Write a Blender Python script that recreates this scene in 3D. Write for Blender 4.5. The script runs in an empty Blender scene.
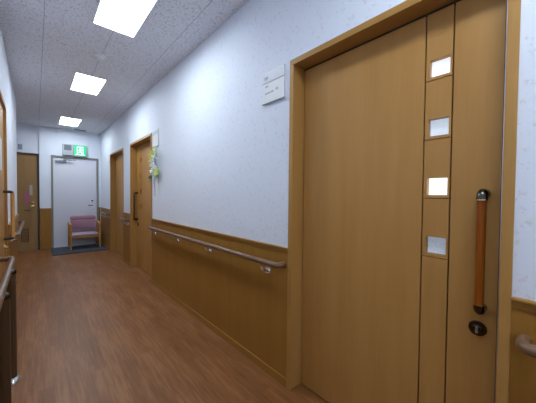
import bpy, bmesh, math, random
from mathutils import Vector, Matrix
random.seed(4)
sc = bpy.context.scene
COL = sc.collection

# ------------------------------------------------------------------ camera
yaw, pitch, roll = 0.7202, -0.0239, 0.0094
Fv = Vector((math.sin(yaw)*math.cos(pitch), math.cos(yaw)*math.cos(pitch), math.sin(pitch)))
R0 = Vector((math.cos(yaw), -math.sin(yaw), 0)); U0 = R0.cross(Fv)
Rv = R0*math.cos(roll) + U0*math.sin(roll); Uv = -R0*math.sin(roll) + U0*math.cos(roll)
cd = bpy.data.cameras.new('camera'); cam = bpy.data.objects.new('camera', cd); COL.objects.link(cam)
m = Matrix((Rv, Uv, -Fv)).transposed().to_4x4(); m.translation = Vector((0, 0, 1.25))
cam.matrix_world = m
cd.sensor_width = 36; cd.lens = 265.18*36/536; cd.clip_start = 0.02; cd.clip_end = 60
sc.camera = cam

# ------------------------------------------------------------------ world, exposure
wd = bpy.data.worlds.new('world'); sc.world = wd; wd.use_nodes = True
bg = wd.node_tree.nodes['Background']; bg.inputs[0].default_value = (.55, .65, .85, 1); bg.inputs[1].default_value = .3
sc.view_settings.view_transform = 'Standard'; sc.view_settings.look = 'None'
sc.view_settings.gamma = 1; sc.view_settings.use_curve_mapping = False
sc.view_settings.exposure = 0.0
LAMP = 25.5                       # emission of the ceiling lamps
LAMP_COL = (.84, .93, 1.0)

W, L, H = 1.225, 7.671, 2.716    # right wall, far wall, ceiling
XL = -.22                        # left wall
YB = -2.6                        # wall behind the camera
LE = 5.86                        # where the left wall ends at the side passage
XS, YR = -1.9, L+.03              # side passage end, recess wall

# ------------------------------------------------------------------ helpers
def new_bm(): return bmesh.new()
def box(bm, x0, x1, y0, y1, z0, z1, bev=0):
    g = bmesh.ops.create_cube(bm, size=1)
    vs = g['verts']
    for v in vs:
        v.co = Vector(((x0+x1)/2+v.co.x*abs(x1-x0), (y0+y1)/2+v.co.y*abs(y1-y0), (z0+z1)/2+v.co.z*abs(z1-z0)))
    if bev:
        es = list({e for v in vs for e in v.link_edges})
        bmesh.ops.bevel(bm, geom=es, offset=bev, segments=2, affect='EDGES', profile=.6)
def tube(bm, pts, r, seg=16, cap=True):
    pts = [Vector(p) for p in pts]; n = len(pts)
    rs = r if isinstance(r, (list, tuple)) else [r]*n
    t0 = (pts[1]-pts[0]).normalized()
    up = Vector((0, 0, 1)) if abs(t0.z) < .9 else Vector((1, 0, 0))
    nrm = t0.cross(up).normalized(); rings = []
    for i, p in enumerate(pts):
        if i == 0: t = pts[1]-pts[0]
        elif i == n-1: t = pts[-1]-pts[-2]
        else: t = (pts[i+1]-pts[i]).normalized()+(pts[i]-pts[i-1]).normalized()
        t.normalize()
        nrm = (nrm - t*nrm.dot(t)).normalized(); b = t.cross(nrm)
        rings.append([bm.verts.new(p+(nrm*math.cos(a)+b*math.sin(a))*rs[i]) for a in [2*math.pi*k/seg for k in range(seg)]])
    for a, b in zip(rings, rings[1:]):
        for k in range(seg): bm.faces.new((a[k], a[(k+1) % seg], b[(k+1) % seg], b[k]))
    if cap:
        bm.faces.new(rings[0][::-1]); bm.faces.new(rings[-1])
def arc(c, r, a0, a1, n, ax, ay):
    c = Vector(c); ax = Vector(ax); ay = Vector(ay)
    return [c+ax*r*math.cos(a0+(a1-a0)*i/n)+ay*r*math.sin(a0+(a1-a0)*i/n) for i in range(n+1)]
def lathe(bm, prof, origin, axis, seg=28):
    o = Vector(origin); ax = Vector(axis).normalized()
    u = ax.orthogonal().normalized(); w = ax.cross(u); rings = []
    for (r, h) in prof:
        r = max(r, 1e-4)
        rings.append([bm.verts.new(o+ax*h+(u*math.cos(2*math.pi*k/seg)+w*math.sin(2*math.pi*k/seg))*r) for k in range(seg)])
    for a, b in zip(rings, rings[1:]):
        for k in range(seg): bm.faces.new((a[k], a[(k+1) % seg], b[(k+1) % seg], b[k]))
    bm.faces.new(rings[0][::-1]); bm.faces.new(rings[-1])
def ball(bm, c, r, s=(1, 1, 1)):
    g = bmesh.ops.create_uvsphere(bm, u_segments=16, v_segments=10, radius=r)
    for v in g['verts']: v.co = Vector((v.co.x*s[0]+c[0], v.co.y*s[1]+c[1], v.co.z*s[2]+c[2]))
def poly_prism(bm, pts, d):
    a = [bm.verts.new(p) for p in pts]; b = [bm.verts.new(Vector(p)+Vector(d)) for p in pts]
    bm.faces.new(a); bm.faces.new(b[::-1]); n = len(a)
    for k in range(n): bm.faces.new((a[k], b[k], b[(k+1) % n], a[(k+1) % n]))
def obj(name, bm, mat, parent=None, smooth=False, label=None):
    bmesh.ops.recalc_face_normals(bm, faces=bm.faces)
    me = bpy.data.meshes.new(name); bm.to_mesh(me); bm.free()
    me.materials.append(mat)
    if smooth:
        for p in me.polygons: p.use_smooth = True
        try: me.set_sharp_from_angle(angle=math.radians(38))
        except Exception: pass
    o = bpy.data.objects.new(name, me); COL.objects.link(o)
    if parent:
        o.parent = parent
        o.matrix_parent_inverse = Matrix.Translation(-origin_of(parent))
    if label: o['label'] = label
    return o
def origin_of(o):
    v = Vector((0, 0, 0))
    while o: v = v + o.location; o = o.parent if (o.parent and o.matrix_parent_inverse == Matrix()) else None
    return v
def thing(name, label, cat, loc, group=None):
    o = bpy.data.objects.new(name, None); COL.objects.link(o); o.location = loc; o.empty_display_size = .05
    o['label'] = label; o['category'] = cat
    if group: o['group'] = group
    return o
def tag(o, label, cat, group=None):
    o['label'] = label; o['category'] = cat
    if group: o['group'] = group
    return o
def struct(name, bm, mat, label=None):
    o = obj(name, bm, mat); o['kind'] = 'structure'
    if label: o['label'] = label
    return o
def struct_empty(name, loc, label):
    o = bpy.data.objects.new(name, None); COL.objects.link(o); o.location = loc
    o['kind'] = 'structure'; o['label'] = label; o.empty_display_size = .05
    return o
def part(name, bm, mat, parent, smooth=False, label=None): return obj(name, bm, mat, parent, smooth, label)

# ------------------------------------------------------------------ materials
def base_mat(name, col, rough=.5, metal=0, spec=.5, coat=0):
    mt = bpy.data.materials.new(name); mt.use_nodes = True
    b = mt.node_tree.nodes['Principled BSDF']
    b.inputs['Base Color'].default_value = (*col, 1); b.inputs['Roughness'].default_value = rough
    b.inputs['Metallic'].default_value = metal; b.inputs['Specular IOR Level'].default_value = spec
    b.inputs['Coat Weight'].default_value = coat
    return mt
def N(mt, t, **kw):
    n = mt.node_tree.nodes.new(t)
    for k, v in kw.items():
        if k in n.inputs: n.inputs[k].default_value = v
        else: setattr(n, k, v)
    return n
def LK(mt, a, b): mt.node_tree.links.new(a, b)
def ramp(mt, fac, stops):
    r = N(mt, 'ShaderNodeValToRGB'); LK(mt, fac, r.inputs[0]); e = r.color_ramp.elements
    while len(e) < len(stops): e.new(.5)
    for el, (p, c) in zip(e, stops): el.position = p; el.color = (*c, 1) if len(c) == 3 else c
    return r.outputs[0]
def coords(mt, scale, kind='Object', rot=(0, 0, 0)):
    tc = N(mt, 'ShaderNodeTexCoord'); mp = N(mt, 'ShaderNodeMapping')
    mp.inputs['Scale'].default_value = scale; mp.inputs['Rotation'].default_value = rot
    LK(mt, tc.outputs[kind], mp.inputs[0]); return mp.outputs[0]
def B(mt): return mt.node_tree.nodes['Principled BSDF']
def noise_bump(mt, scale, strength, dist=.002, detail=3):
    n = N(mt, 'ShaderNodeTexNoise'); n.inputs['Scale'].default_value = 1; n.inputs['Detail'].default_value = detail
    LK(mt, coords(mt, scale), n.inputs['Vector'])
    b = N(mt, 'ShaderNodeBump'); b.inputs['Strength'].default_value = strength; b.inputs['Distance'].default_value = dist
    LK(mt, n.outputs[0], b.inputs['Height']); LK(mt, b.outputs[0], B(mt).inputs['Normal'])
def wood(name, dark, light, rough=.42, axis='z', fine=1., spec=.3, coat=0):
    mt = base_mat(name, light, rough, 0, spec, coat)
    sc_ = {'z': (9, 9, .7), 'y': (9, .7, 9), 'x': (.7, 9, 9)}[axis]
    n = N(mt, 'ShaderNodeTexNoise'); n.inputs['Scale'].default_value = 1.0; n.inputs['Detail'].default_value = 5; n.inputs['Roughness'].default_value = .6
    LK(mt, coords(mt, tuple(s*fine for s in sc_)), n.inputs['Vector'])
    s2 = {'z': (160, 160, 5), 'y': (160, 5, 160), 'x': (5, 160, 160)}[axis]
    n2 = N(mt, 'ShaderNodeTexNoise'); n2.inputs['Scale'].default_value = 1.0; n2.inputs['Detail'].default_value = 2
    LK(mt, coords(mt, s2), n2.inputs['Vector'])
    mx = N(mt, 'ShaderNodeMath', operation='MULTIPLY_ADD'); LK(mt, n2.outputs[0], mx.inputs[0]); mx.inputs[1].default_value = .35
    LK(mt, n.outputs[0], mx.inputs[2])
    c = ramp(mt, mx.outputs[0], [(.45, dark), (.85, light)])
    LK(mt, c, B(mt).inputs['Base Color'])
    return mt
OAK = wood('oak_laminate', (.405, .202, .054), (.47, .246, .072), .42)
OAKF = wood('oak_frame', (.385, .20, .052), (.45, .24, .07), .36)
OAKH = wood('oak_frame_horizontal', (.385, .20, .052), (.45, .24, .07), .36, 'y')
DADO = wood('dado_laminate', (.29, .135, .022), (.345, .165, .030), .45)
DADOH = wood('dado_moulding', (.30, .142, .025), (.36, .178, .036), .42, 'y')
DADOX = wood('dado_moulding_across', (.30, .142, .025), (.36, .178, .036), .42, 'x')
BROWN = wood('brown_door', (.28, .16, .06), (.34, .20, .08), .45)
BROWND = base_mat('brown_door_frame', (.06, .03, .014), .5)
RAIL = wood('rail_wood', (.15, .08, .044), (.195, .108, .063), .28, 'y', spec=.5)
RAILX = wood('rail_post_wood', (.075, .04, .02), (.10, .055, .028), .4)
HANDLE = wood('handle_wood', (.19, .048, .004), (.26, .068, .006), .33, spec=.25)
HANDLED = wood('dark_handle_wood', (.10, .04, .012), (.13, .05, .016), .3)
CHAIRW = wood('chair_wood', (.52, .25, .065), (.62, .32, .10), .35)
DARK = base_mat('dark_gap', (.02, .012, .006), .7)
CHROME = base_mat('chrome', (.80, .81, .83), .25, .85)
STEEL = base_mat('brushed_steel', (.60, .61, .62), .32, 1)
DSTEEL = base_mat('dark_chrome', (.10, .09, .08), .25, 1)
BLACK = base_mat('black_metal', (.015, .015, .016), .4)
BRASS = base_mat('polished_brass', (.9, .72, .38), .2, 1)
ALU = base_mat('aluminium_strip', (.52, .52, .54), .3, .8)
WHITEP = base_mat('white_plastic', (.78, .80, .82), .45)
GREYP = base_mat('grey_plastic', (.22, .25, .29), .5)
VENT = base_mat('vent_grey', (.16, .19, .22), .6)
PAPER = base_mat('white_paper', (.72, .74, .76), .8)
INK = base_mat('grey_ink', (.10, .11, .15), .8)
SMUDGE = base_mat('faint_grey_print', (.42, .44, .50), .8)
PINKP = base_mat('pink_paper', (.42, .10, .24), .8)
SHEET = base_mat('clear_sleeve', (.40, .34, .28), .3)
STEELDOOR = base_mat('painted_steel_door', (.70, .71, .80), .45)
noise_bump(STEELDOOR, (3, 3, 1.5), .1, .01)
GREYFR = base_mat('painted_steel_frame', (.22, .23, .20), .4)
PINK = base_mat('mauve_vinyl', (.34, .165, .235), .5); noise_bump(PINK, (150, 150, 150), .15)
PINKL = base_mat('mauve_seat', (.50, .36, .47), .45)
MAT = base_mat('dark_rubber', (.045, .056, .078), .75); noise_bump(MAT, (120, 120, 120), .6, .004)
CAPB = base_mat('pale_foot_cap', (.55, .62, .68), .4)
# wallpaper: pale embossed vinyl with small pinkish sprigs
def wallpaper(name, printed):
    mt = base_mat(name, (.775, .828, .93), .62, 0, .3)
    co = coords(mt, (1, 1, 1))
    nz = N(mt, 'ShaderNodeTexNoise'); nz.inputs['Scale'].default_value = 60; nz.inputs['Detail'].default_value = 2
    LK(mt, co, nz.inputs['Vector'])
    mix = N(mt, 'ShaderNodeMix', data_type='VECTOR'); mix.inputs[0].default_value = .045
    LK(mt, co, mix.inputs[4]); LK(mt, nz.outputs['Color'], mix.inputs[5])
    vo = N(mt, 'ShaderNodeTexVoronoi'); vo.inputs['Scale'].default_value = 28; LK(mt, mix.outputs[1], vo.inputs['Vector'])
    m1 = ramp(mt, vo.outputs['Distance'], [(.20, (1, 1, 1)), (.36, (0, 0, 0))])
    n3 = N(mt, 'ShaderNodeTexNoise'); n3.inputs['Scale'].default_value = 75; LK(mt, co, n3.inputs['Vector'])
    m3 = ramp(mt, n3.outputs[0], [(.42, (0, 0, 0)), (.58, (1, 1, 1))])
    mm = N(mt, 'ShaderNodeMath', operation='MULTIPLY'); LK(mt, m1, mm.inputs[0]); LK(mt, m3, mm.inputs[1])
    m2 = N(mt, 'ShaderNodeMath', operation='MULTIPLY'); LK(mt, mm.outputs[0], m2.inputs[0]); m2.inputs[1].default_value = .38 if printed else .2
    pk = ramp(mt, vo.outputs['Color'], [(.35, (.62, .46, .50)), (.5, (.52, .50, .62)), (.7, (.56, .50, .42))])
    c = N(mt, 'ShaderNodeMix', data_type='RGBA'); LK(mt, m2.outputs[0], c.inputs[0])
    c.inputs[6].default_value = (.775, .828, .93, 1); LK(mt, pk, c.inputs[7])
    LK(mt, c.outputs[2], B(mt).inputs['Base Color'])
    bn = N(mt, 'ShaderNodeTexNoise'); bn.inputs['Scale'].default_value = 1; bn.inputs['Detail'].default_value = 2
    LK(mt, coords(mt, (110, 110, 60)), bn.inputs['Vector'])
    b = N(mt, 'ShaderNodeBump'); b.inputs['Strength'].default_value = .35; b.inputs['Distance'].default_value = .003
    LK(mt, bn.outputs[0], b.inputs['Height']); LK(mt, b.outputs[0], B(mt).inputs['Normal'])
    return mt
WP = wallpaper('printed_wallpaper', True)
WP2 = wallpaper('plain_wallpaper', False)
# ceiling: fissured mineral board with seams
def ceiling_mat():
    mt = base_mat('mineral_ceiling_board', (.55, .54, .55), .9, 0, .1)
    n = N(mt, 'ShaderNodeTexNoise'); n.inputs['Scale'].default_value = 1; n.inputs['Detail'].default_value = 3; n.inputs['Distortion'].default_value = .8
    LK(mt, coords(mt, (70, 45, 10)), n.inputs['Vector'])
    c = ramp(mt, n.outputs[0], [(.36, (.54, .54, .58)), (.48, (.77, .78, .84))])
    tc = N(mt, 'ShaderNodeTexCoord'); sp = N(mt, 'ShaderNodeSeparateXYZ'); LK(mt, tc.outputs['Object'], sp.inputs[0])
    def seam(out, off, per, w, amt):
        a = N(mt, 'ShaderNodeMath', operation='ADD'); LK(mt, out, a.inputs[0]); a.inputs[1].default_value = -off+per*40
        md = N(mt, 'ShaderNodeMath', operation='MODULO'); LK(mt, a.outputs[0], md.inputs[0]); md.inputs[1].default_value = per
        lt = N(mt, 'ShaderNodeMath', operation='LESS_THAN'); LK(mt, md.outputs[0], lt.inputs[0]); lt.inputs[1].default_value = w
        ml = N(mt, 'ShaderNodeMath', operation='MULTIPLY'); LK(mt, lt.outputs[0], ml.inputs[0]); ml.inputs[1].default_value = amt
        return ml.outputs[0]
    s1 = seam(sp.outputs[0], .065, .475, .0045, .55); s2 = seam(sp.outputs[1], 3.33, .91, .003, .25)
    mx = N(mt, 'ShaderNodeMath', operation='MAXIMUM'); LK(mt, s1, mx.inputs[0]); LK(mt, s2, mx.inputs[1])
    c2 = N(mt, 'ShaderNodeMix', data_type='RGBA'); LK(mt, mx.outputs[0], c2.inputs[0]); LK(mt, c, c2.inputs[6]); c2.inputs[7].default_value = (.10, .10, .11, 1)
    LK(mt, c2.outputs[2], B(mt).inputs['Base Color'])
    return mt
CEIL = ceiling_mat()
def floor_mat():
    mt = base_mat('wood_grain_vinyl', (.2, .1, .05), .36, 0, .35)
    br = N(mt, 'ShaderNodeTexBrick'); br.offset = .37; br.squash = 1
    LK(mt, coords(mt, (1, 1, 1), rot=(0, 0, math.pi/2)), br.inputs['Vector'])
    br.inputs['Scale'].default_value = 1; br.inputs['Brick Width'].default_value = .92; br.inputs['Row Height'].default_value = .076
    br.inputs['Mortar Size'].default_value = .0008; br.inputs['Mortar Smooth'].default_value = .6
    br.inputs['Color1'].default_value = (.0, .0, .0, 1); br.inputs['Color2'].default_value = (1, 1, 1, 1); br.inputs['Mortar'].default_value = (.0, .0, .0, 1)
    n = N(mt, 'ShaderNodeTexNoise'); n.inputs['Scale'].default_value = 1; n.inputs['Detail'].default_value = 5; n.inputs['Roughness'].default_value = .65
    LK(mt, coords(mt, (55, 3.2, 1)), n.inputs['Vector'])
    n2 = N(mt, 'ShaderNodeTexNoise'); n2.inputs['Scale'].default_value = 1; n2.inputs['Detail'].default_value = 3
    LK(mt, coords(mt, (9, 2.2, 1)), n2.inputs['Vector'])
    a = N(mt, 'ShaderNodeMath', operation='MULTIPLY_ADD'); LK(mt, br.outputs['Color'], a.inputs[0]); a.inputs[1].default_value = .16; LK(mt, n.outputs[0], a.inputs[2])
    b = N(mt, 'ShaderNodeMath', operation='MULTIPLY_ADD'); LK(mt, n2.outputs[0], b.inputs[0]); b.inputs[1].default_value = .5; LK(mt, a.outputs[0], b.inputs[2])
    c = ramp(mt, b.outputs[0], [(.50, (.145, .054, .015)), (.82, (.225, .090, .028)), (1.10, (.31, .135, .05))])
    LK(mt, c, B(mt).inputs['Base Color'])
    r = N(mt, 'ShaderNodeMapRange'); LK(mt, n.outputs[0], r.inputs[0]); r.inputs[3].default_value = .34; r.inputs[4].default_value = .46
    LK(mt, r.outputs[0], B(mt).inputs['Roughness'])
    bp = N(mt, 'ShaderNodeBump'); bp.inputs['Strength'].default_value = .12; bp.inputs['Distance'].default_value = .002
    LK(mt, n.outputs[0], bp.inputs['Height']); LK(mt, bp.outputs[0], B(mt).inputs['Normal'])
    return mt
FLOOR = floor_mat()
def emit(name, col, s):
    mt = base_mat(name, tuple(c*.25 for c in col), .5); B(mt).inputs['Emission Color'].default_value = (*col, 1); B(mt).inputs['Emission Strength'].default_value = s
    return mt
LAMPM = emit('lamp_diffuser', LAMP_COL, LAMP)
def pane_mat(name, col, s, mott):
    mt = base_mat(name, (.6, .65, .7), .25)
    n = N(mt, 'ShaderNodeTexNoise'); n.inputs['Scale'].default_value = 1; n.inputs['Detail'].default_value = 3
    LK(mt, coords(mt, (130, 130, 200)), n.inputs['Vector'])
    lo = tuple(x*(1-mott) for x in col)
    c = ramp(mt, n.outputs[0], [(.38, lo), (.6, col)])
    LK(mt, c, B(mt).inputs['Emission Color']); B(mt).inputs['Emission Strength'].default_value = s
    return mt
PANE = [pane_mat('lit_frosted_pane_bright', (.85, .90, 1), .9, .15), pane_mat('lit_frosted_pane_soft', (.62, .74, .88), .62, .25),
        pane_mat('lit_frosted_pane_white', (.92, .98, 1), 1.3, .02), pane_mat('lit_frosted_pane_dim', (.42, .52, .66), .45, .5)]
PANEDARK = base_mat('dark_frosted_pane', (.018, .010, .006), .3)

# ------------------------------------------------------------------ floor, ceiling, walls
bm = new_bm(); box(bm, XS-.1, W+.25, YB-.1, YR+.15, -.08, 0); struct('floor', bm, FLOOR, 'reddish brown wood-grain vinyl corridor floor')
LX0, LX1 = .385, .705
LAMPS = [(-2.05, -1.35), (-.40, .30), (2.035, 2.735), (3.99, 4.69), (6.47, 7.19)]  # first two are unseen, added behind the camera to light the near wall
bm = new_bm()
z0, z1 = H, H+.02
box(bm, XS-.1, LX0, YB-.1, YR+.15, z0, z1); box(bm, LX1, W+.12, YB-.1, YR+.15, z0, z1)
yy = YB-.1
for a, b in LAMPS:
    box(bm, LX0, LX1, yy, a, z0, z1); yy = b
box(bm, LX0, LX1, yy, YR+.15, z0, z1)
struct('ceiling', bm, CEIL, 'grey speckled board ceiling with long seams')

DOORS = [(.124, 1.186), (3.843, 4.955), (5.436, 6.556)]
DH = 2.098
bm = new_bm(); yy = YB-.1
for a, b in DOORS:
    box(bm, W, W+.12, yy, a+.02, 0, H); box(bm, W, W+.12, a+.02, b-.02, DH-.02, H); yy = b-.02
box(bm, W, W+.12, yy, YR+.1, 0, H)
struct('wall_right', bm, WP, 'long pale wallpapered wall with faint pink sprigs')
# left wall with its door opening
LD = (2.87, 3.88)
bm = new_bm()
box(bm, XL-.12, XL, YB-.1, LD[0]+.02, 0, H); box(bm, XL-.12, XL, LD[0]+.02, LD[1]-.02, 2.12, H); box(bm, XL-.12, XL, LD[1]-.02, LE, 0, H)
struct('wall_left', bm, WP2, 'white wallpapered wall on the left ending at the side passage')
bm = new_bm()
ED = (.267, 1.172)
box(bm, .07, ED[0]+.02, L, L+.12, 0, H); box(bm, ED[1]-.02, W, L, L+.12, 0, H); box(bm, ED[0]+.02, ED[1]-.02, L, L+.12, 2.09, H)
struct('wall_far', bm, WP2, 'pale end wall around the steel door')
BD = (-.90, .068)
bm = new_bm()
box(bm, XS, BD[0], YR, YR+.12, 0, H); box(bm, BD[1], .07, YR, YR+.12, 0, H); box(bm, BD[0], BD[1], YR, YR+.12, 2.11, H)
struct('wall_recess', bm, WP2, 'short pale wall above the brown door')
bm = new_bm(); box(bm, XS-.12, XS, LE-.5, YR+.12, 0, H); struct('wall_side_passage', bm, WP2)
bm = new_bm(); box(bm, XS-.1, XL-.12, LE-.12, LE, 0, H); struct('wall_side_return', bm, WP2)
bm = new_bm(); box(bm, XL-.12, W+.12, YB-.12, YB, 0, H); struct('wall_back', bm, WP2)

# dado panels, cap mouldings and baseboards
DT = .912
tn = [0]
def dado_y(x, s, y0, y1):
    # s = direction out of the wall into the corridor
    tn[0] += 1
    e = struct_empty('trim_%d' % tn[0], (x, (y0+y1)/2, 0), 'oak-coloured dado panelling along the wall')
    bm = new_bm(); box(bm, x-.002*s, x+.006*s, y0, y1, .05, DT-.02); part('dado_panel', bm, DADO, e)
    bm = new_bm(); box(bm, x-.002*s, x+.020*s, y0, y1, DT-.012, DT, .003); box(bm, x-.002*s, x+.012*s, y0, y1, DT-.034, DT-.014, .002)
    part('cap_moulding', bm, DADOH, e)
    bm = new_bm(); box(bm, x-.002*s, x+.012*s, y0, y1, 0.001, .056, .002); part('skirting', bm, DADOH, e)
dado_y(W, -1, YB, .124); dado_y(W, -1, 1.186, 3.843); dado_y(W, -1, 4.955, 5.436); dado_y(W, -1, 6.556, L)
dado_y(XL, 1, YB, LD[0]); dado_y(XL, 1, LD[1], LE)
def dado_x(y, x0, x1):
    tn[0] += 1
    e = struct_empty('trim_%d' % tn[0], ((x0+x1)/2, y, 0), 'oak-coloured dado panelling beside the end door')
    bm = new_bm(); box(bm, x0, x1, y-.006, y+.002, .05, DT-.02); part('dado_panel', bm, DADO, e)
    bm = new_bm(); box(bm, x0, x1, y-.018, y+.002, DT-.03, DT, .002); part('cap_moulding', bm, DADOX, e)
    bm = new_bm(); box(bm, x0, x1, y-.010, y+.002, 0.001, .056, .002); part('skirting', bm, DADOX, e)
dado_x(L, .071, ED[0]); dado_x(L, ED[1], W-.021)

# ------------------------------------------------------------------ sliding doors of the right wall
def sliding_door(n, y0, y1, flip, label, lit, full=True):
    """y0..y1 outer frame; the pull sits on the near side (flip False) or far side (flip True)"""
    e = struct_empty('door_%d' % n, (W, (y0+y1)/2, 0), label)
    fw = .032; xp = W+.09; top = DH
    Y = (lambda d: y0+d) if not flip else (lambda d: y1-d)       # distance from the pull side
    wdt = y1-y0
    def yb(bm, x0, x1, d0, d1, z0, z1, bev=0):
        a, b = Y(d0), Y(d1); box(bm, x0, x1, min(a, b), max(a, b), z0, z1, bev)
    bm = new_bm()
    yb(bm, W-.012, W+.12, 0, fw, 0.001, top-.034, .002); yb(bm, W-.012, W+.12, wdt-fw, wdt, 0.001, top-.034, .002)
    part('door_frame', bm, OAKF, e)
    bm = new_bm(); yb(bm, W-.012, W+.12, 0, wdt, top-.034, top, .002); part('head_frame', bm, OAKH, e)
    a0, a1 = fw+.009, wdt-fw-.007
    zt = 2.052; zb = .008
    # dark core and track
    bm = new_bm(); yb(bm, xp+.034, xp+.040, fw, wdt-fw, .004, top-.034); part('leaf_core', bm, DARK, e)
    c0, c1 = .211, .316                                             # window column, distances from the pull side
    g = .0030
    bm = new_bm()
    yb(bm, xp, xp+.034, a0, c0-g, zb, zt); yb(bm, xp, xp+.034, c1+g, a1, zb, zt)
    h0, h1 = .222, .300
    tops = [1.850, 1.592, 1.333, 1.073]
    zs = zt
    for t in tops:
        b = t-.076; gz = t-.090
        yb(bm, xp, xp+.034, c0+g, c1-g, t, zs); yb(bm, xp, xp+.034, c0+g, h0, b, t); yb(bm, xp, xp+.034, h1, c1-g, b, t)
        yb(bm, xp, xp+.034, c0+g, c1-g, gz+g*.6, b); zs = gz-g*.6
    yb(bm, xp, xp+.034, c0+g, c1-g, zb, zs)
    part('door_leaf', bm, OAK, e)
    for i, t in enumerate(tops):
        bm = new_bm(); yb(bm, xp+.026, xp+.0335, h0+.001, h1-.001, t-.075, t-.001)
        part('window_pane', bm, PANE[i] if lit else PANEDARK, e, label=('frosted pane' + (' glowing with daylight' if lit else ', dark')))
    # aluminium edge strip and keeper
    if not flip:
        bm = new_bm(); yb(bm, W-.004, W+.02, fw, fw+.0036, .01, top-.036, .001); part('edge_strip', bm, ALU, e)
    if not flip:
        bm = new_bm(); yb(bm, W+.022, xp+.02, fw, fw+.0085, .006, top-.036); part('shadow_gap_strip', bm, DARK, e)  # dark strip painted in for the shadow gap along the leaf edge
    bm = new_bm(); yb(bm, xp+.002, xp+.02, fw, wdt-fw, zt+.001, top-.0345); part('track', bm, DARK, e)
    if not flip:
        bm = new_bm(); yb(bm, xp-.030, xp-.004, fw+.004, fw+.007, .80, .90, .001); yb(bm, xp-.030, xp-.004, fw+.004, fw+.007, 1.50, 1.53, .001)
        part('keeper', bm, BLACK, e)
    # pull handle
    hx, hy = W+.030, Y(.094)
    h = part('handle', cyl((hx, hy, .845), (hx, hy, 1.240), .0150), HANDLE if full else HANDLED, e, True, 'glossy orange-brown wooden bar pull')
    for s, z in ((1, 1.240), (-1, .845)):
        bm = new_bm()
        c = Vector((hx+.020, hy, z+.004*s))
        pts = [Vector((hx, hy, z))]+[Vector((hx+.020-.020*math.cos(a), hy, z+(.004+.022*math.sin(a))*s)) for a in [math.pi/2*k/6 for k in range(7)]]+[Vector((xp+.001, hy, z+.026*s))]
        tube(bm, pts, [.0175]*7+[.0165, .0165], 18); part('handle_bracket', bm, DSTEEL, h, True)
        bm = new_bm(); lathe(bm, [(.0178, 0), (.0178, .004)], (hx, hy, z-.002), (0, 0, 1)); part('collar', bm, BRASS, h, True)
    # thumb turn
    kz, ky = .731, Y(.106)
    bm = new_bm(); lathe(bm, [(.029, 0), (.030, .003), (.028, .007), (.017, .008), (.016, .014), (.013, .016)], (xp, ky, kz), (-1, 0, 0)); k = part('thumb_turn', bm, DSTEEL, e, True)
    bm = new_bm(); box(bm, xp-.026, xp-.015, ky-.004, ky+.004, kz-.013, kz+.013, .002); part('turn_knob', bm, STEEL, k)
def cyl(a, b, r, seg=20):
    bm = new_bm(); tube(bm, [a, b], r, seg); return bm
sliding_door(1, *DOORS[0], False, 'large oak sliding door nearest the viewer with four lit square panes and a wooden bar pull', True)
sliding_door(2, *DOORS[1], True, 'oak sliding door half-way down the right wall, beside the artificial flowers', False, False)
sliding_door(3, *DOORS[2], False, 'farthest oak sliding door on the right wall', False, False)

# left wall sliding door
e = struct_empty('door_4', (XL, 3.4, 0), 'oak sliding door at the left edge with a wooden bar pull')
bm = new_bm()
box(bm, XL-.12, XL+.002, LD[0], LD[0]+.032, .001, 2.106, .002); box(bm, XL-.12, XL+.002, LD[1]-.032, LD[1], .001, 2.106, .002)
part('door_frame', bm, OAKF, e)
bm = new_bm(); box(bm, XL-.12, XL+.002, LD[0], LD[1], 2.106, 2.14, .002); part('head_frame', bm, OAKH, e)
bm = new_bm(); box(bm, XL-.045, XL-.02, LD[0]+.034, LD[1]-.034, .008, 2.10); part('door_leaf', bm, OAK, e)
hx, hy = -.174, 3.72
h = part('handle', cyl((hx, hy, .80), (hx, hy, 1.245), .0165), CHAIRW, e, True, 'orange-brown wooden bar pull with black ends')
for s, z in ((1, 1.245), (-1, .80)):
    bm = new_bm(); tube(bm, [(hx, hy, z), (hx-.004, hy, z+.010*s), (hx-.014, hy, z+.014*s), (XL-.022, hy, z+.014*s)], .014, 16); part('handle_bracket', bm, BLACK, h, True)
bm = new_bm(); lathe(bm, [(.024, 0), (.024, .006), (.014, .008), (.013, .022), (.008, .025)], (XL-.020, 3.76, .70), (1, 0, 0)); part('thumb_turn', bm, BRASS, e, True)
bm = new_bm(); box(bm, XL-.0205, XL-.019, 3.42, 3.62, 1.46, 1.76); o = obj('door_notice', bm, PAPER); tag(o, 'white paper notice stuck on the oak door at the left edge', 'notice')

# ------------------------------------------------------------------ steel door in the far wall
e = struct_empty('door_5', (.72, L, 0), 'off-white painted steel door in the far wall with grey frame')
bm = new_bm()
box(bm, ED[0], ED[0]+.035, L-.012, L+.12, .001, 2.105, .002); box(bm, ED[1]-.035, ED[1], L-.012, L+.12, .001, 2.105, .002); box(bm, ED[0]+.035, ED[1]-.035, L-.012, L+.12, 2.07, 2.105, .002)
part('door_frame', bm, GREYFR, e)
bm = new_bm(); box(bm, ED[0]+.038, ED[1]-.038, L+.020, L+.060, .012, 2.066, .002); part('door_leaf', bm, STEELDOOR, e)
bm = new_bm(); box(bm, ED[0]+.035, ED[1]-.035, L-.01, L+.1, .001, .010); part('threshold', bm, STEEL, e)
bm = new_bm(); box(bm, .345, .545, L-.020, L+.020, 1.955, 2.005, .006); cl = part('door_closer', bm, base_mat('closer_grey', (.24, .26, .31), .45), e)
bm = new_bm(); tube(bm, [(.50, L-.028, 2.008), (.72, L-.07, 2.012)], .008, 8); tube(bm, [(.72, L-.07, 2.012), (.45, L-.02, 2.035)], .007, 8); lathe(bm, [(.014, 0), (.014, .02)], (.50, L-.02, 2.0), (0, 0, 1)); part('closer_arm', bm, GREYP, cl, True)
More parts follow.
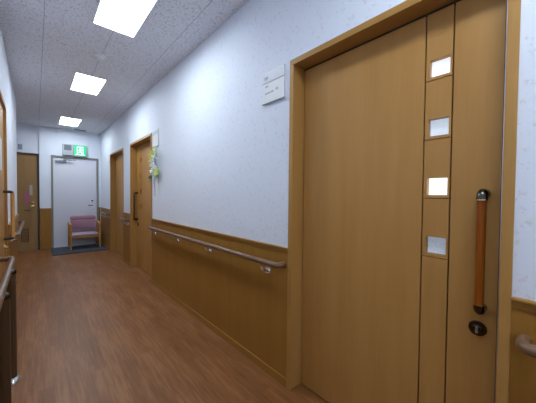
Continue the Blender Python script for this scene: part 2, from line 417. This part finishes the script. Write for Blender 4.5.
for z in (1.075, .965):
    bm = new_bm(); box(bm, .985, 1.062, L+.012, L+.0205, z-.035 if z > 1 else z-.05, z+.035, .003); pl = part('lock_plate', bm, WHITEP, e)
    if z > 1:
        bm = new_bm(); lathe(bm, [(.020, 0), (.020, .012), (.012, .02)], (1.04, L+.013, z), (0, -1, 0)); part('cylinder_lock', bm, DSTEEL, pl, True)
    else:
        bm = new_bm(); tube(bm, [(1.04, L+.013, z), (1.04, L-.030, z), (1.03, L-.036, z), (.955, L-.036, z-.002)], .009, 12); part('lever', bm, DSTEEL, pl, True)

# brown door in the recess
e = struct_empty('door_6', (-.2, YR, 0), 'dark brown wooden door in the recess left of the steel door')
bm = new_bm(); box(bm, BD[1]-.035, BD[1], YR-.010, YR+.10, .001, 2.075, .002); box(bm, BD[0], BD[0]+.035, YR-.010, YR+.10, .001, 2.075, .002); box(bm, BD[0], BD[1], YR-.010, YR+.10, 2.075, 2.11, .002); part('door_frame', bm, BROWND, e)
bm = new_bm(); box(bm, BD[0]+.037, BD[1]-.037, YR+.018, YR+.055, .008, 2.072); part('door_leaf', bm, BROWN, e)
for z, r in ((1.045, .018), (.955, .030)):
    bm = new_bm(); lathe(bm, [(r*1.2, 0), (r*1.2, .006), (r*.5, .010), (r*.5, .028), (r, .036), (r, .050), (r*.5, .058)], (-.045, YR+.018, z), (0, -1, 0)); part('door_knob' if r > .025 else 'cylinder_lock', bm, BRASS, e, True)
bm = new_bm(); box(bm, -.18, -.085, YR+.012, YR+.018, .865, .885); part('letter_slot', bm, BROWND, e)
bm = new_bm()
for (a, b, c, d) in ((-.235, -.115, .46, .475), (-.235, -.115, .20, .215), (-.235, -.225, .2, .475), (-.125, -.115, .2, .475)):
    box(bm, a, b, YR+.010, YR+.018, c, d)
for k in range(7): box(bm, -.225, -.125, YR+.013, YR+.018, .235+k*.032, .245+k*.032)
part('vent_grille', bm, BROWND, e)
bm = new_bm(); box(bm, -.095, -.045, YR+.0165, YR+.018, 1.20, 1.42); tag(obj('door_notice', bm, SHEET), 'pale paper strip stuck upper right on the dark brown door', 'notice')
bm = new_bm()
poly_prism(bm, [Vector((x, YR+.0165, z)) for x, z in ((-.165, 1.02), (-.115, 1.00), (-.100, 1.15), (-.115, 1.26), (-.150, 1.30), (-.165, 1.17))], (0, .0015, 0))
tag(obj('door_decoration', bm, PINKP), 'pink paper decoration hanging on the dark brown door', 'decoration')
bm = new_bm(); box(bm, -.27, -.20, YR-.012, YR, 2.17, 2.28, .002); tag(obj('room_plate', bm, base_mat('blue_grey_plate', (.30, .36, .44), .5)), 'small blue-grey plate on the wall above the dark brown door', 'sign')

# ------------------------------------------------------------------ ceiling lamps
names = ['unseen ceiling light added behind the viewer, farther one', 'unseen ceiling light added just behind the viewer to light the near wall',
         'largest, nearest white recessed ceiling light in front of the smoke detector', 'middle of the three recessed ceiling lights, beyond the smoke detector',
         'farthest recessed ceiling light, near the exit sign']
for (a, b), nm in zip(LAMPS, names):
    t = thing('ceiling_light', nm, 'ceiling light', ((LX0+LX1)/2, (a+b)/2, H), 'recessed ceiling lights of the corridor')
    bm = new_bm()
    d = .05
    box(bm, LX0-.006, LX0+.004, a-.006, b+.006, H-.003, H+d); box(bm, LX1-.004, LX1+.006, a-.006, b+.006, H-.003, H+d)
    box(bm, LX0+.004, LX1-.004, a-.006, a+.004, H-.003, H+d); box(bm, LX0+.004, LX1-.004, b-.004, b+.006, H-.003, H+d)
    box(bm, LX0-.006, LX1+.006, a-.006, b+.006, H+d, H+d+.01)
    part('housing', bm, WHITEP, t)
    bm = new_bm(); xm = (LX0+LX1)/2
    box(bm, LX0+.006, xm-.002, a+.006, b-.006, H+.022, H+.030); box(bm, xm+.002, LX1-.006, a+.006, b-.006, H+.022, H+.030)
    part('diffuser', bm, LAMPM, t)
# smoke detector
t = thing('smoke_detector', 'round white smoke detector on the ceiling between two lights', 'smoke detector', (.53, 3.34, H))
bm = new_bm(); lathe(bm, [(.055, 0), (.055, .008), (.048, .014)], (.53, 3.34, H), (0, 0, -1)); part('base', bm, WHITEP, t, True)
bm = new_bm(); lathe(bm, [(.036, .014), (.034, .030), (.024, .038), (.01, .040)], (.53, 3.34, H), (0, 0, -1)); part('sensor_head', bm, WHITEP, t, True)
t = thing('ceiling_vent', 'small dark slotted vent in the ceiling near the far wall', 'vent', (.79, 7.50, H))
bm = new_bm(); box(bm, .68, .90, 7.46, 7.54, H-.010, H, .002); part('vent_frame', bm, VENT, t)
bm = new_bm()
for k in range(4): box(bm, .69, .89, 7.472+k*.016, 7.478+k*.016, H-.013, H-.010)
part('slat', bm, DARK, t)
bm = new_bm(); tube(bm, [(.36, L-.012, H-.001), (.36, L-.014, 2.60), (.375, L-.020, 2.56), (.39, L-.014, 2.58), (.392, L-.010, 2.66)], .006, 8)
tag(obj('ceiling_hook', bm, WHITEP, None, True), 'thin white hook hanging from ceiling above the steel door', 'hook')

# ------------------------------------------------------------------ exit sign and alarm speaker
CASE = base_mat('sign_case', (.42, .45, .48), .5)
t = thing('emergency_speaker', 'white wall speaker with grey grille left of the green exit sign', 'speaker', (.57, L, 2.24))
bm = new_bm(); box(bm, .475, .665, L-.06, L, 2.125, 2.375, .006); part('case', bm, CASE, t)
bm = new_bm(); box(bm, .50, .635, L-.064, L-.060, 2.235, 2.355)
for k in range(6): box(bm, .505, .63, L-.068, L-.064, 2.243+k*.018, 2.252+k*.018)
part('grille', bm, VENT, t)
t = thing('exit_sign', 'glowing green exit sign above the steel door', 'exit sign', (.80, L, 2.24))
GREEN = emit('lit_green_panel', (.02, .62, .27), 1.0); WHITEG = emit('lit_white_symbol', (.75, 1, .88), 1.6)
bm = new_bm(); box(bm, .668, .93, L-.075, L, 2.115, 2.375, .006); part('case', bm, CASE, t)
bm = new_bm(); box(bm, .680, .918, L-.079, L-.075, 2.127, 2.363); part('lit_panel', bm, GREEN, t)
bm = new_bm(); yq = L-.0815
def sgn(pts): poly_prism(bm, [Vector((x, yq, z)) for x, z in pts], (0, .0028, 0))
for r in ((.735, .860, 2.325, 2.340), (.735, .748, 2.16, 2.325), (.848, .860, 2.16, 2.325), (.700, .89, 2.145, 2.158)):
    box(bm, r[0], r[1], yq, yq+.0028, r[2], r[3])
lathe(bm, [(.017, 0), (.017, .0028)], (.802, yq, 2.298), (0, 1, 0), 14)
sgn([(.775, 2.275), (.805, 2.282), (.825, 2.262), (.815, 2.225), (.785, 2.222)])
sgn([(.790, 2.228), (.815, 2.228), (.838, 2.195), (.842, 2.162), (.828, 2.162), (.820, 2.192)])
sgn([(.785, 2.232), (.806, 2.226), (.788, 2.195), (.752, 2.185), (.750, 2.198), (.780, 2.208)])
sgn([(.822, 2.272), (.842, 2.250), (.846, 2.258), (.828, 2.282)]); sgn([(.780, 2.274), (.757, 2.245), (.763, 2.238), (.786, 2.258)])
part('running_figure', bm, WHITEG, t)

# ------------------------------------------------------------------ handrails on brackets
def handrail(x, s, y0, y1, z, label, brackets, cap0=True, cap1=True, r=.0192):
    """rail parallel to y at x; s = direction from rail towards its wall"""
    wall = W if s > 0 else XL
    t = thing('handrail', label, 'handrail', (wall, (y0+y1)/2, z), 'handrails of the corridor')
    bm = new_bm(); rr = .030; pts = []
    if cap0: pts += [(wall-.008*s, y0+r, z)] + [tuple(p) for p in arc((x+rr*s, y0+r+rr, z), rr, 0, math.pi/2, 7, (0, -1, 0), (-s, 0, 0))]
    else: pts += [(x, y0, z)]
    if cap1: pts += [tuple(p) for p in arc((x+rr*s, y1-r-rr, z), rr, math.pi/2, 0, 7, (0, 1, 0), (-s, 0, 0))] + [(wall-.008*s, y1-r, z)]
    else: pts += [(x, y1, z)]
    tube(bm, pts, r, 20); part('rail', bm, RAIL, t, True)
    for yb_ in brackets:
        bm = new_bm()
        xw = wall-.006*s
        box(bm, xw, xw-.006*s, yb_-.026, yb_+.026, z-.098, z-.050, .003)
        for dy in (-.011, .011):
            tube(bm, [(xw-.004*s, yb_+dy, z-.072), (xw-.022*s, yb_+dy*.9, z-.070), (x+.006*s, yb_+dy*.6, z-.055), (x, yb_+dy*.4, z-.034), (x, yb_+dy*.3, z-r+.001)], .0078, 10)
        lathe(bm, [(.006, 0), (.006, .004)], (xw-.006*s, yb_, z-.072), (-s, 0, 0), 12)
        part('bracket', bm, CHROME, t, True)
    return t
handrail(W-.070, 1, 1.20, 3.80, .800, 'long brown handrail between the nearest and the middle sliding door', [1.38, 2.19, 2.93, 3.69])
handrail(W-.078, 1, -1.6, .108, .778, 'brown handrail cut off by the right edge of the picture', [-.35, -1.2])
handrail(W-.070, 1, 4.985, 5.41, .800, 'short brown handrail between the middle and farthest sliding doors', [5.09, 5.31])
handrail(W-.070, 1, 6.59, 7.30, .800, 'brown handrail behind the armchair beside the far corner', [6.72, 7.15])
handrail(XL+.070, -1, 3.99, 5.80, .785, 'brown handrail on the left wall beyond the left door', [4.15, 5.0, 5.65])
# near rail on floor posts
t = thing('standing_handrail', 'brown handrail on dark posts at the lower left edge', 'handrail', (-.12, 1.9, 0))
bm = new_bm(); xx = -.124
pts = [(XL+.008, 2.565, .790)] + [tuple(p) for p in arc((xx-.028, 2.537, .79), .028, math.pi/2, 0, 7, (1, 0, 0), (0, 1, 0))] + [(xx, 1.6, .79), (xx, -.6, .79)]
tube(bm, pts, .0175, 20); part('rail', bm, RAIL, t, True)
for y in (2.39, 1.85, -.3):
    bm = new_bm(); tube(bm, [(xx, y, .02), (xx, y, .735)], .0245, 18); pp = part('post', bm, RAILX, t, True)
    bm = new_bm(); lathe(bm, [(.0255, .722), (.026, .738), (.020, .748), (.010, .752), (.010, .776)], (xx, y, 0), (0, 0, 1)); part('post_collar', bm, DSTEEL, pp, True)
    bm = new_bm(); lathe(bm, [(.048, .001), (.048, .008), (.043, .024), (.032, .034), (.026, .040)], (xx, y, 0), (0, 0, 1)); part('floor_flange', bm, CHROME, pp, True)

# ------------------------------------------------------------------ room signs on the right wall
def text_mesh(s, size, loc, mat, parent):
    c = bpy.data.curves.new('t', 'FONT'); c.body = s; c.size = size; c.extrude = .0004
    o = bpy.data.objects.new('t', c); COL.objects.link(o)
    me = bpy.data.meshes.new_from_object(o.evaluated_get(bpy.context.evaluated_depsgraph_get()))
    bpy.data.objects.remove(o)
    # facing -x: text right runs along -y
    M = Matrix(((0, 0, -1, loc[0]), (-1, 0, 0, loc[1]), (0, 1, 0, loc[2]), (0, 0, 0, 1)))
    me.transform(M); me.materials.clear(); me.materials.append(mat)
    n = bpy.data.objects.new('room_number', me); COL.objects.link(n); n.parent = parent
    n.matrix_parent_inverse = Matrix.Translation(-parent.location)
    return n
t = thing('room_sign', 'white room sign on the wall left of the nearest sliding door', 'sign', (W, 1.343, 1.99), 'room signs')
bm = new_bm(); box(bm, W-.010, W, 1.237, 1.450, 1.885, 2.100, .002); part('back_plate', bm, WHITEP, t)
bm = new_bm(); box(bm, W-.0115, W-.0105, 1.250, 1.442, 2.040, 2.090); part('number_strip', bm, base_mat('pale_blue_strip', (.62, .66, .74), .4), t)
bm = new_bm(); box(bm, W-.015, W-.010, 1.235, 1.457, 2.026, 2.034, .001); part('ledge', bm, base_mat('clear_acrylic', (.80, .84, .88), .15), t)
bm = new_bm(); box(bm, W-.016, W-.009, 1.233, 1.450, 1.882, 1.888, .001); part('bottom_edge', bm, GREYP, t)
for (a, b, c, d) in ((1.425, 1.375, 1.948, 1.960), (1.370, 1.340, 1.950, 1.962), (1.318, 1.296, 1.955, 1.970), (1.425, 1.395, 1.996, 2.008)):
    bm = new_bm(); box(bm, W-.0112, W-.0098, min(a, b), max(a, b), c, d, .0006); part('name_print', bm, SMUDGE, t)
try: text_mesh('101', .032, (W-.0122, 1.437, 2.048), INK, t)
except Exception as ex: print('text', ex)
t = thing('room_sign', 'small white room sign above the artificial flowers', 'sign', (W, 3.68, 2.0), 'room signs')
bm = new_bm(); box(bm, W-.010, W, 3.575, 3.800, 1.885, 2.11, .002); part('back_plate', bm, WHITEP, t)
bm = new_bm(); box(bm, W-.0115, W-.0105, 3.59, 3.79, 2.045, 2.095); part('number_strip', bm, base_mat('pale_blue_strip', (.50, .62, .72), .4), t)
bm = new_bm(); box(bm, W-.018, W-.009, 3.573, 3.80, 1.880, 1.887, .001); part('bottom_edge', bm, GREYP, t)
t = thing('room_sign', 'tiny white room sign seen edge-on beside the farthest sliding door', 'sign', (W, 6.7, 2.0), 'room signs')
bm = new_bm(); box(bm, W-.010, W, 6.60, 6.81, 1.885, 2.10, .002); part('back_plate', bm, WHITEP, t)
bm = new_bm(); box(bm, W-.012, W-.0105, 6.63, 6.68, 1.93, 1.95); part('name_print', bm, PINKP, t)

# ------------------------------------------------------------------ artificial flowers beside door 2
t = thing('artificial_flowers', 'yellow-green and lavender artificial flowers hanging on the wall by the middle door', 'flowers', (W, 3.62, 1.65))
YG = base_mat('yellow_green_leaf', (.55, .66, .16), .6); WH = base_mat('white_petal', (.80, .84, .74), .6)
LV = base_mat('lavender_petal', (.30, .33, .52), .6); DG = base_mat('dark_green_leaf', (.03, .10, .05), .6)
BL = base_mat('pale_blue_petal', (.42, .56, .70), .6)
def petal_flower(c, r, mat, n=6):
    bm = new_bm(); c = Vector(c)
    ax = Vector((-1, random.uniform(-.6, .3), random.uniform(-.3, .5))).normalized(); u = ax.orthogonal().normalized(); w = ax.cross(u)
    for k in range(n):
        a = 2*math.pi*k/n; d = u*math.cos(a)+w*math.sin(a); q = ax.cross(d)
        pts = [c, c+d*r*.5+q*r*.30+ax*r*.25, c+d*r+q*r*.14+ax*r*.35, c+d*r-q*r*.14+ax*r*.35, c+d*r*.5-q*r*.30+ax*r*.25]
        vs = [bm.verts.new(p) for p in pts]; f = bm.faces.new(vs)
        ret = bmesh.ops.extrude_face_region(bm, geom=[f])
        for v in ret['geom']:
            if isinstance(v, bmesh.types.BMVert): v.co += ax*.003
    ball(bm, c+ax*r*.18, r*.25)
    return part('blossom', bm, mat, t)
def leaf(c, d, l, w_, mat):
    bm = new_bm(); c = Vector(c); d = Vector(d).normalized(); q = Vector((-1, .2, 0)).cross(d).normalized(); n_ = d.cross(q)*.002
    poly_prism(bm, [c, c+d*l*.35+q*w_, c+d*l*.75+q*w_*.7, c+d*l, c+d*l*.75-q*w_*.7, c+d*l*.35-q*w_], n_)
    part('leaf', bm, mat, t)
for y, z, r, mm_ in ((3.72, 1.79, .05, YG), (3.74, 1.70, .055, YG), (3.60, 1.74, .045, LV), (3.56, 1.68, .045, LV), (3.66, 1.655, .06, WH),
                     (3.76, 1.64, .045, BL), (3.60, 1.60, .055, WH), (3.68, 1.57, .05, BL), (3.58, 1.53, .055, YG), (3.66, 1.50, .045, BL), (3.74, 1.56, .045, WH),
                     (3.50, 1.54, .04, YG), (3.64, 1.84, .035, WH), (3.78, 1.72, .035, WH)):
    petal_flower((W-.045+random.uniform(-.012, .012), 3.60+(y-3.65)*.8, z), r, mm_)
for k in range(16):
    a = random.uniform(0, 2*math.pi); y = 3.60+.08*math.cos(a); z = 1.65+.14*math.sin(a)
    leaf((W-.03, y, z), (-.25, math.cos(a)*.8, math.sin(a)+random.uniform(-.3, .3)), .10, .018, YG if k % 3 else WH)
leaf((W-.03, 3.76, 1.50), (-.2, .5, -1), .10, .028, DG); leaf((W-.03, 3.74, 1.50), (-.3, .8, -.3), .10, .022, DG)
for (a, b) in ((3.66, 3.70), (3.58, 3.56), (3.62, 3.62)):
    bm = new_bm(); tube(bm, [(W-.02, a, 1.52), (W-.03, (a+b)/2, 1.42), (W-.012, b, 1.30), (W-.016, b-.01, 1.22)], [.006, .005, .004, .003], 8); part('trailing_ribbon', bm, LV if a > 3.65 else WH, t, True)

# ------------------------------------------------------------------ mat and armchair
bm = new_bm(); box(bm, .250, 1.205, 6.76, L-.012, .001, .018, .006)
tag(obj('door_mat', bm, MAT), 'dark grey mat on floor under the mauve armchair', 'mat')
cx0, cx1, cy0, cy1 = .550, 1.135, 7.12, 7.56
zb = .018
t = thing('armchair', 'wooden armchair with mauve seat and back in front of the steel door', 'chair', ((cx0+cx1)/2, (cy0+cy1)/2, zb))
for x in (cx0, cx1):
    s = 1 if x == cx0 else -1
    bm = new_bm(); tube(bm, [(x+.021*s, cy0+.02, zb+.02), (x+.021*s, cy0+.02, .30), (x+.021*s, cy0+.022, .545)], [.019, .022, .023], 14); l_ = part('leg', bm, CHAIRW, t, True)
    bm = new_bm(); lathe(bm, [(.017, 0), (.018, .03)], (x+.019*s, cy0+.02, zb), (0, 0, 1), 14); part('foot_cap', bm, CAPB, l_, True)
    bm = new_bm(); tube(bm, [(x+.019*s, cy1+.02, zb+.02), (x+.019*s, cy1-.03, .33), (x+.019*s, cy1-.02, .60)], [.015, .018, .017], 14); l_ = part('leg', bm, CHAIRW, t, True)
    bm = new_bm(); lathe(bm, [(.017, 0), (.018, .03)], (x+.019*s, cy1+.02, zb), (0, 0, 1), 14); part('foot_cap', bm, CAPB, l_, True)
    bm = new_bm(); pts = [(x+.019*s, cy0-.005, .552), (x+.017*s, cy0+.05, .565), (x+.014*s, cy0+.2, .568), (x+.016*s, cy1-.06, .575), (x+.024*s, cy1+.0, .585)]
    tube(bm, pts, [.020, .026, .026, .024, .018], 14); part('armrest', bm, CHAIRW, t, True)
    bm = new_bm(); tube(bm, [(x+.019*s, cy0+.02, .29), (x+.019*s, cy1-.03, .29)], .014, 12); part('side_rail', bm, CHAIRW, t, True)
bm = new_bm(); box(bm, cx0+.03, cx1-.03, cy0+.012, cy0+.034, .262, .308, .004); part('seat_rail', bm, CHAIRW, t)
bm = new_bm(); box(bm, cx0+.03, cx1-.03, cy1-.045, cy1-.02, .262, .308, .004); part('seat_rail', bm, CHAIRW, t)
def cushion(x0, x1, y0, y1, z0, z1, puff, mat, name, tilt=0):
    bm = new_bm(); nx, ny = 14, 10
    grid = {}
    for side in (0, 1):
        for i in range(nx+1):
            for j in range(ny+1):
                u, v = i/nx, j/ny; b = min(1, (16*u*(1-u)*v*(1-v))**.35)
                z = (z0+z1)/2+(1 if side else -1)*((z1-z0)/2*(.35+.65*b))+(puff*b if side else 0)
                grid[side, i, j] = bm.verts.new((x0+(x1-x0)*u, y0+(y1-y0)*v, z))
        for i in range(nx):
            for j in range(ny): bm.faces.new([grid[side, i, j], grid[side, i+1, j], grid[side, i+1, j+1], grid[side, i, j+1]])
    rim = [(i, 0) for i in range(nx)]+[(nx, j) for j in range(ny)]+[(i, ny) for i in range(nx, 0, -1)]+[(0, j) for j in range(ny, 0, -1)]
    for a, b in zip(rim, rim[1:]+rim[:1]): bm.faces.new([grid[0, a[0], a[1]], grid[0, b[0], b[1]], grid[1, b[0], b[1]], grid[1, a[0], a[1]]])
    return part(name, bm, mat, t, True)
cushion(cx0+.042, cx1-.042, cy0-.01, cy1-.03, .308, .350, .010, PINKL, 'seat')
# curved padded backrest, two stitched bands
def back_pad(z0, z1, lean0, lean1, nm, mat):
    bm = new_bm(); n = 16; m_ = 6; th = .034; g = {}
    for i in range(n+1):
        u = i/n; x = cx0+.045+(cx1-cx0-.09)*u; cv = .035*(1-(2*u-1)**2)
        for j in range(m_+1):
            v = j/m_; z = z0+(z1-z0)*v; yy_ = cy1-.045+lean0+(lean1-lean0)*v+cv
            p = th*.5*(.35+.65*min(1, (4*v*(1-v))**.5))
            if j == m_ and i in (0, n): z -= .012
            g[0, i, j] = bm.verts.new((x, yy_-p, z)); g[1, i, j] = bm.verts.new((x, yy_+p, z))
    for i in range(n):
        for j in range(m_):
            bm.faces.new([g[0, i, j], g[0, i+1, j], g[0, i+1, j+1], g[0, i, j+1]]); bm.faces.new([g[1, i, j], g[1, i, j+1], g[1, i+1, j+1], g[1, i+1, j]])
        bm.faces.new([g[0, i, 0], g[1, i, 0], g[1, i+1, 0], g[0, i+1, 0]]); bm.faces.new([g[0, i, m_], g[0, i+1, m_], g[1, i+1, m_], g[1, i, m_]])
    for j in range(m_):
        bm.faces.new([g[0, 0, j], g[0, 0, j+1], g[1, 0, j+1], g[1, 0, j]]); bm.faces.new([g[0, n, j], g[1, n, j], g[1, n, j+1], g[0, n, j+1]])
    return part(nm, bm, mat, t, True)
back_pad(.430, .632, 0, .035, 'backrest', PINK)
back_pad(.634, .728, .035, .052, 'backrest_top', PINK)
